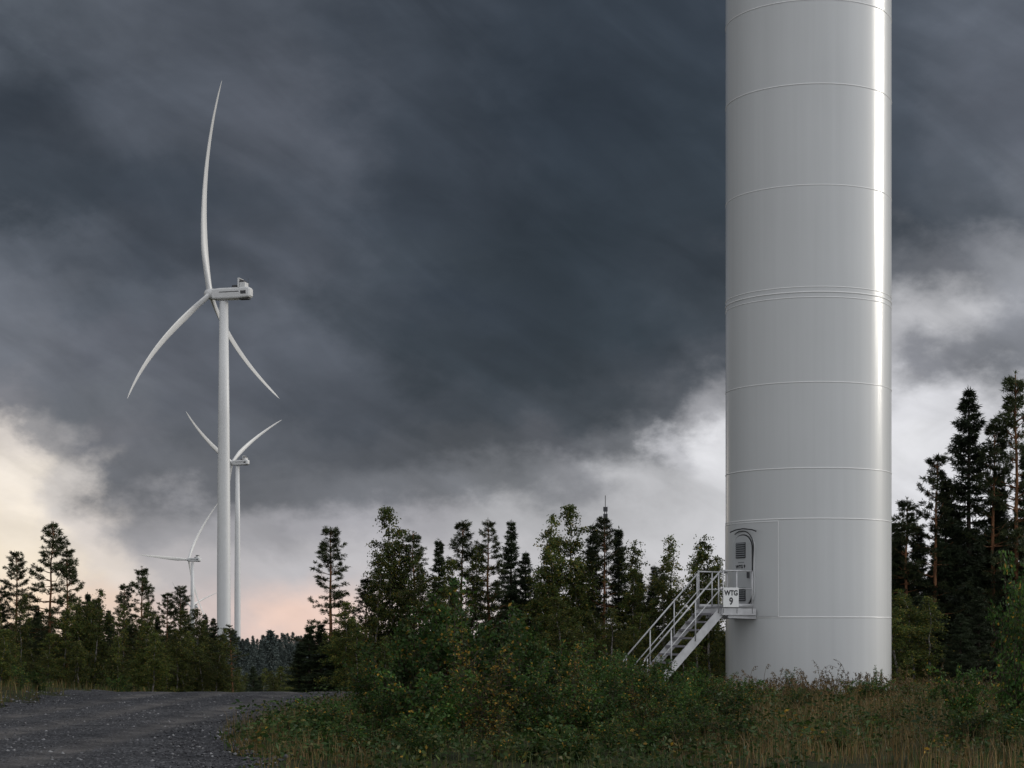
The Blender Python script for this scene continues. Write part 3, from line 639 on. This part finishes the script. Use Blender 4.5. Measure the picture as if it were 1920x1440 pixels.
def noise(scale,stretch,detail=5,rough=.5,off=(0,0,0),dist=0.,rot=0.):
    mp=nd('ShaderNodeMapping'); nt.links.new(nm.outputs[0],mp.inputs[0]); mp.inputs['Scale'].default_value=(1,1,stretch); mp.inputs['Location'].default_value=off
    if rot:
        mr0=nd('ShaderNodeMapping'); mr0.inputs['Rotation'].default_value=(0,rot,0); nt.links.new(nm.outputs[0],mr0.inputs[0]); nt.links.new(mr0.outputs[0],mp.inputs[0])
    n=nd('ShaderNodeTexNoise'); nt.links.new(mp.outputs[0],n.inputs[0]); n.inputs['Scale'].default_value=scale; n.inputs['Detail'].default_value=detail; n.inputs['Roughness'].default_value=rough; n.inputs['Distortion'].default_value=dist
    return n
az=MA('MULTIPLY',MA('ARCTAN2',dx,dy),57.2958); el=MA('MULTIPLY',MA('ARCSINE',dz),57.2958)
n1=noise(9,1.8,3,.5); s1=nd('ShaderNodeSeparateColor'); nt.links.new(n1.outputs['Color'],s1.inputs[0])
n1b=noise(26,1.5,8,.58,(4,4,4)); s2=nd('ShaderNodeSeparateColor'); nt.links.new(n1b.outputs['Color'],s2.inputs[0])
azw=MA('MULTIPLY_ADD',MA('SUBTRACT',s1.outputs[0],.5),3.,MA('MULTIPLY_ADD',MA('SUBTRACT',s2.outputs[0],.5),4.5,az))
amp=MR(el,0,8,1.2,2.5)
elw=MA('ADD',MA('ADD',MA('MULTIPLY',MA('SUBTRACT',s1.outputs[1],.5),amp),MA('MULTIPLY',MA('SUBTRACT',s2.outputs[1],.5),MA('MULTIPLY',amp,1.3))),el)
fac=MR(azw,-18,18,0,1,False)
rows=[
(0.6,[(-15,(244,218,192)),(-12,(232,208,192)),(-9.5,(208,193,190)),(-6.5,(234,205,192)),(-3,(218,203,198)),(2,(205,202,204)),(8,(205,204,208)),(15,(215,215,221))]),
(2.2,[(-15,(246,232,212)),(-12.7,(226,216,208)),(-10.2,(184,180,182)),(-7,(188,186,190)),(-4,(190,188,192)),(0,(194,193,197)),(5,(206,206,210)),(13,(224,224,230))]),
(3.3,[(-15,(246,234,218)),(-13,(216,208,203)),(-11,(152,151,156)),(-9,(160,159,164)),(-6,(158,157,163)),(-3,(166,165,171)),(0,(174,174,178)),(3,(186,186,190)),(6,(210,210,214)),(13,(228,228,233))]),
(4.3,[(-15,(240,230,218)),(-13.4,(206,200,196)),(-11.6,(104,106,113)),(-9,(104,106,113)),(-6,(104,106,113)),(-3,(112,114,121)),(0,(118,120,126)),(2.2,(138,139,145)),(4.5,(200,200,204)),(6,(216,216,220)),(13,(228,228,233))]),
(5.7,[(-15.5,(214,206,200)),(-14.3,(150,148,150)),(-13,(106,107,114)),(-9,(90,93,101)),(-5,(82,85,93)),(-1,(74,77,84)),(2,(78,80,87)),(4.2,(108,110,116)),(5.4,(190,190,195)),(6.4,(216,216,220)),(12,(228,228,232)),(15,(224,224,229))]),
(6.8,[(-15.5,(118,118,124)),(-13.5,(100,103,110)),(-9,(86,89,98)),(-5,(70,74,83)),(-1,(58,63,71)),(3,(62,67,75)),(5.4,(84,87,94)),(6.8,(150,150,155)),(9,(205,205,210)),(12,(226,226,231)),(15,(218,218,223))]),
(8.2,[(-15,(100,103,111)),(-11,(88,91,100)),(-6.5,(78,82,91)),(-2.5,(50,56,64)),(1.5,(48,54,62)),(4.5,(58,63,71)),(6.5,(78,82,90)),(9,(150,150,156)),(11.5,(182,182,187)),(13,(138,139,146)),(15,(128,130,137))]),
(9.6,[(-15,(100,104,113)),(-12,(82,87,96)),(-8,(86,90,99)),(-5,(60,65,73)),(-1,(45,51,60)),(3,(46,53,61)),(6.5,(60,66,74)),(9,(120,122,128)),(11.6,(196,196,200)),(13.,(200,200,204)),(15.5,(140,142,149))]),
(11.2,[(-15,(86,91,100)),(-11,(66,71,80)),(-7,(76,80,89)),(-3,(55,61,69)),(2,(44,51,59)),(6,(50,56,64)),(11,(104,107,114)),(13.,(122,124,131)),(15.5,(146,148,154))]),
(12.8,[(-15,(58,64,72)),(-10.5,(60,66,75)),(-6.5,(70,75,84)),(-3,(54,60,69)),(2,(44,51,59)),(6,(48,55,63)),(11,(66,72,81)),(13.5,(76,81,89)),(15.5,(94,98,106))]),
(15.2,[(-15,(60,66,75)),(-11,(78,83,92)),(-7,(82,86,95)),(-3,(58,64,73)),(2,(45,52,61)),(6,(45,52,60)),(11,(68,74,83)),(13,(80,85,94)),(15.5,(84,88,97))]),
(18.2,[(-15,(92,98,107)),(-12,(86,91,100)),(-8.5,(80,85,94)),(-4,(63,69,78)),(1,(50,57,66)),(6,(49,56,65)),(11,(70,76,85)),(15,(84,89,98))])]
col=None; prev=None
for e_,stops in rows:
    cr=nd('ShaderNodeValToRGB'); cr.color_ramp.interpolation='EASE'; E_=cr.color_ramp.elements
    while len(E_)<len(stops): E_.new(.5)
    for q_,(a_,c_) in zip(E_,stops): q_.position=(a_+18)/36; q_.color=(*lin(c_),1)
    nt.links.new(fac,cr.inputs[0])
    if col is None: col=cr.outputs[0]
    else: col=MIX(MR(elw,prev,e_,0,1),col,cr.outputs[0])
    prev=e_
# wisps and texture on the cloud base
n2=noise(16,1.8,9,.58,(3,1,2),.5); n3=noise(6,1.6,6,.5,(7,2,5),.6); n4=noise(9,3.2,6,.5,(1,6,3),.6,R(-32))
md=MA('MULTIPLY',MA('MULTIPLY',MR(n2.outputs[0],.3,.7,.88,1.12,False),MR(n3.outputs[0],.3,.7,.84,1.18,False)),MR(n4.outputs[0],.3,.7,.80,1.22,False))
hi=MR(dz,.02,.12,.4,1.)   # less modulation in the thin bright band by the horizon
md=MA('ADD',1.,MA('MULTIPLY',MA('SUBTRACT',md,1.),hi))
vs=nd('ShaderNodeVectorMath',operation='SCALE'); nt.links.new(col,vs.inputs[0]); nt.links.new(md,vs.inputs['Scale'])
# the rest of the cloud deck: brighter behind the viewer and toward the sun side
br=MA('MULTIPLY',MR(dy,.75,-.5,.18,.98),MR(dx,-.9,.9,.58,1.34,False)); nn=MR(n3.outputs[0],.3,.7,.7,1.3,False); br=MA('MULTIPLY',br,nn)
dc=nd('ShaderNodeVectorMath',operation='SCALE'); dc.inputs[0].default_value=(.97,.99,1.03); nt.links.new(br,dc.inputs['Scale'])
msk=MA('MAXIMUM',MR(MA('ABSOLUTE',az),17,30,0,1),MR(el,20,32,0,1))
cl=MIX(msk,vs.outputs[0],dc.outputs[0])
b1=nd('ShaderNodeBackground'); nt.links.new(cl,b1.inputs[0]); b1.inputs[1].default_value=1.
SUN_AZ,SUN_EL=R(74),R(17)
sk=nd('ShaderNodeTexSky',sky_type='NISHITA'); sk.sun_disc=False; sk.sun_elevation=SUN_EL; sk.sun_rotation=SUN_AZ
b2=nd('ShaderNodeBackground'); nt.links.new(sk.outputs[0],b2.inputs[0]); b2.inputs[1].default_value=.08
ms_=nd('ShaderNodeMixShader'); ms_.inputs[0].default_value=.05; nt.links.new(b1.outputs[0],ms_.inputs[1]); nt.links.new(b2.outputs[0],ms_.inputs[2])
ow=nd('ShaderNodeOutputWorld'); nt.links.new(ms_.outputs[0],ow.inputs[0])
sl=bpy.data.lights.new('sun','SUN'); sl.energy=1.3; sl.angle=R(20); sl.color=(1,.95,.86)
so=bpy.data.objects.new('sun',sl); link(so)
sd_=Vector((math.sin(SUN_AZ)*math.cos(SUN_EL),math.cos(SUN_AZ)*math.cos(SUN_EL),math.sin(SUN_EL)))
so.rotation_euler=sd_.to_track_quat('Z','Y').to_euler(); so.location=(60,20,40)

# ------------------------------------------------------------------ camera
cam=bpy.data.cameras.new('camera'); cam.sensor_width=36; cam.lens=36*3500/1920; cam.shift_y=470/1920; cam.clip_end=20000; cam.clip_start=.1
co=bpy.data.objects.new('camera',cam); co.location=(0,0,1.6); co.rotation_euler=(R(90),0,0); link(co); scene.camera=co
scene.view_settings.view_transform='Standard'; scene.view_settings.look='None'; scene.view_settings.exposure=0
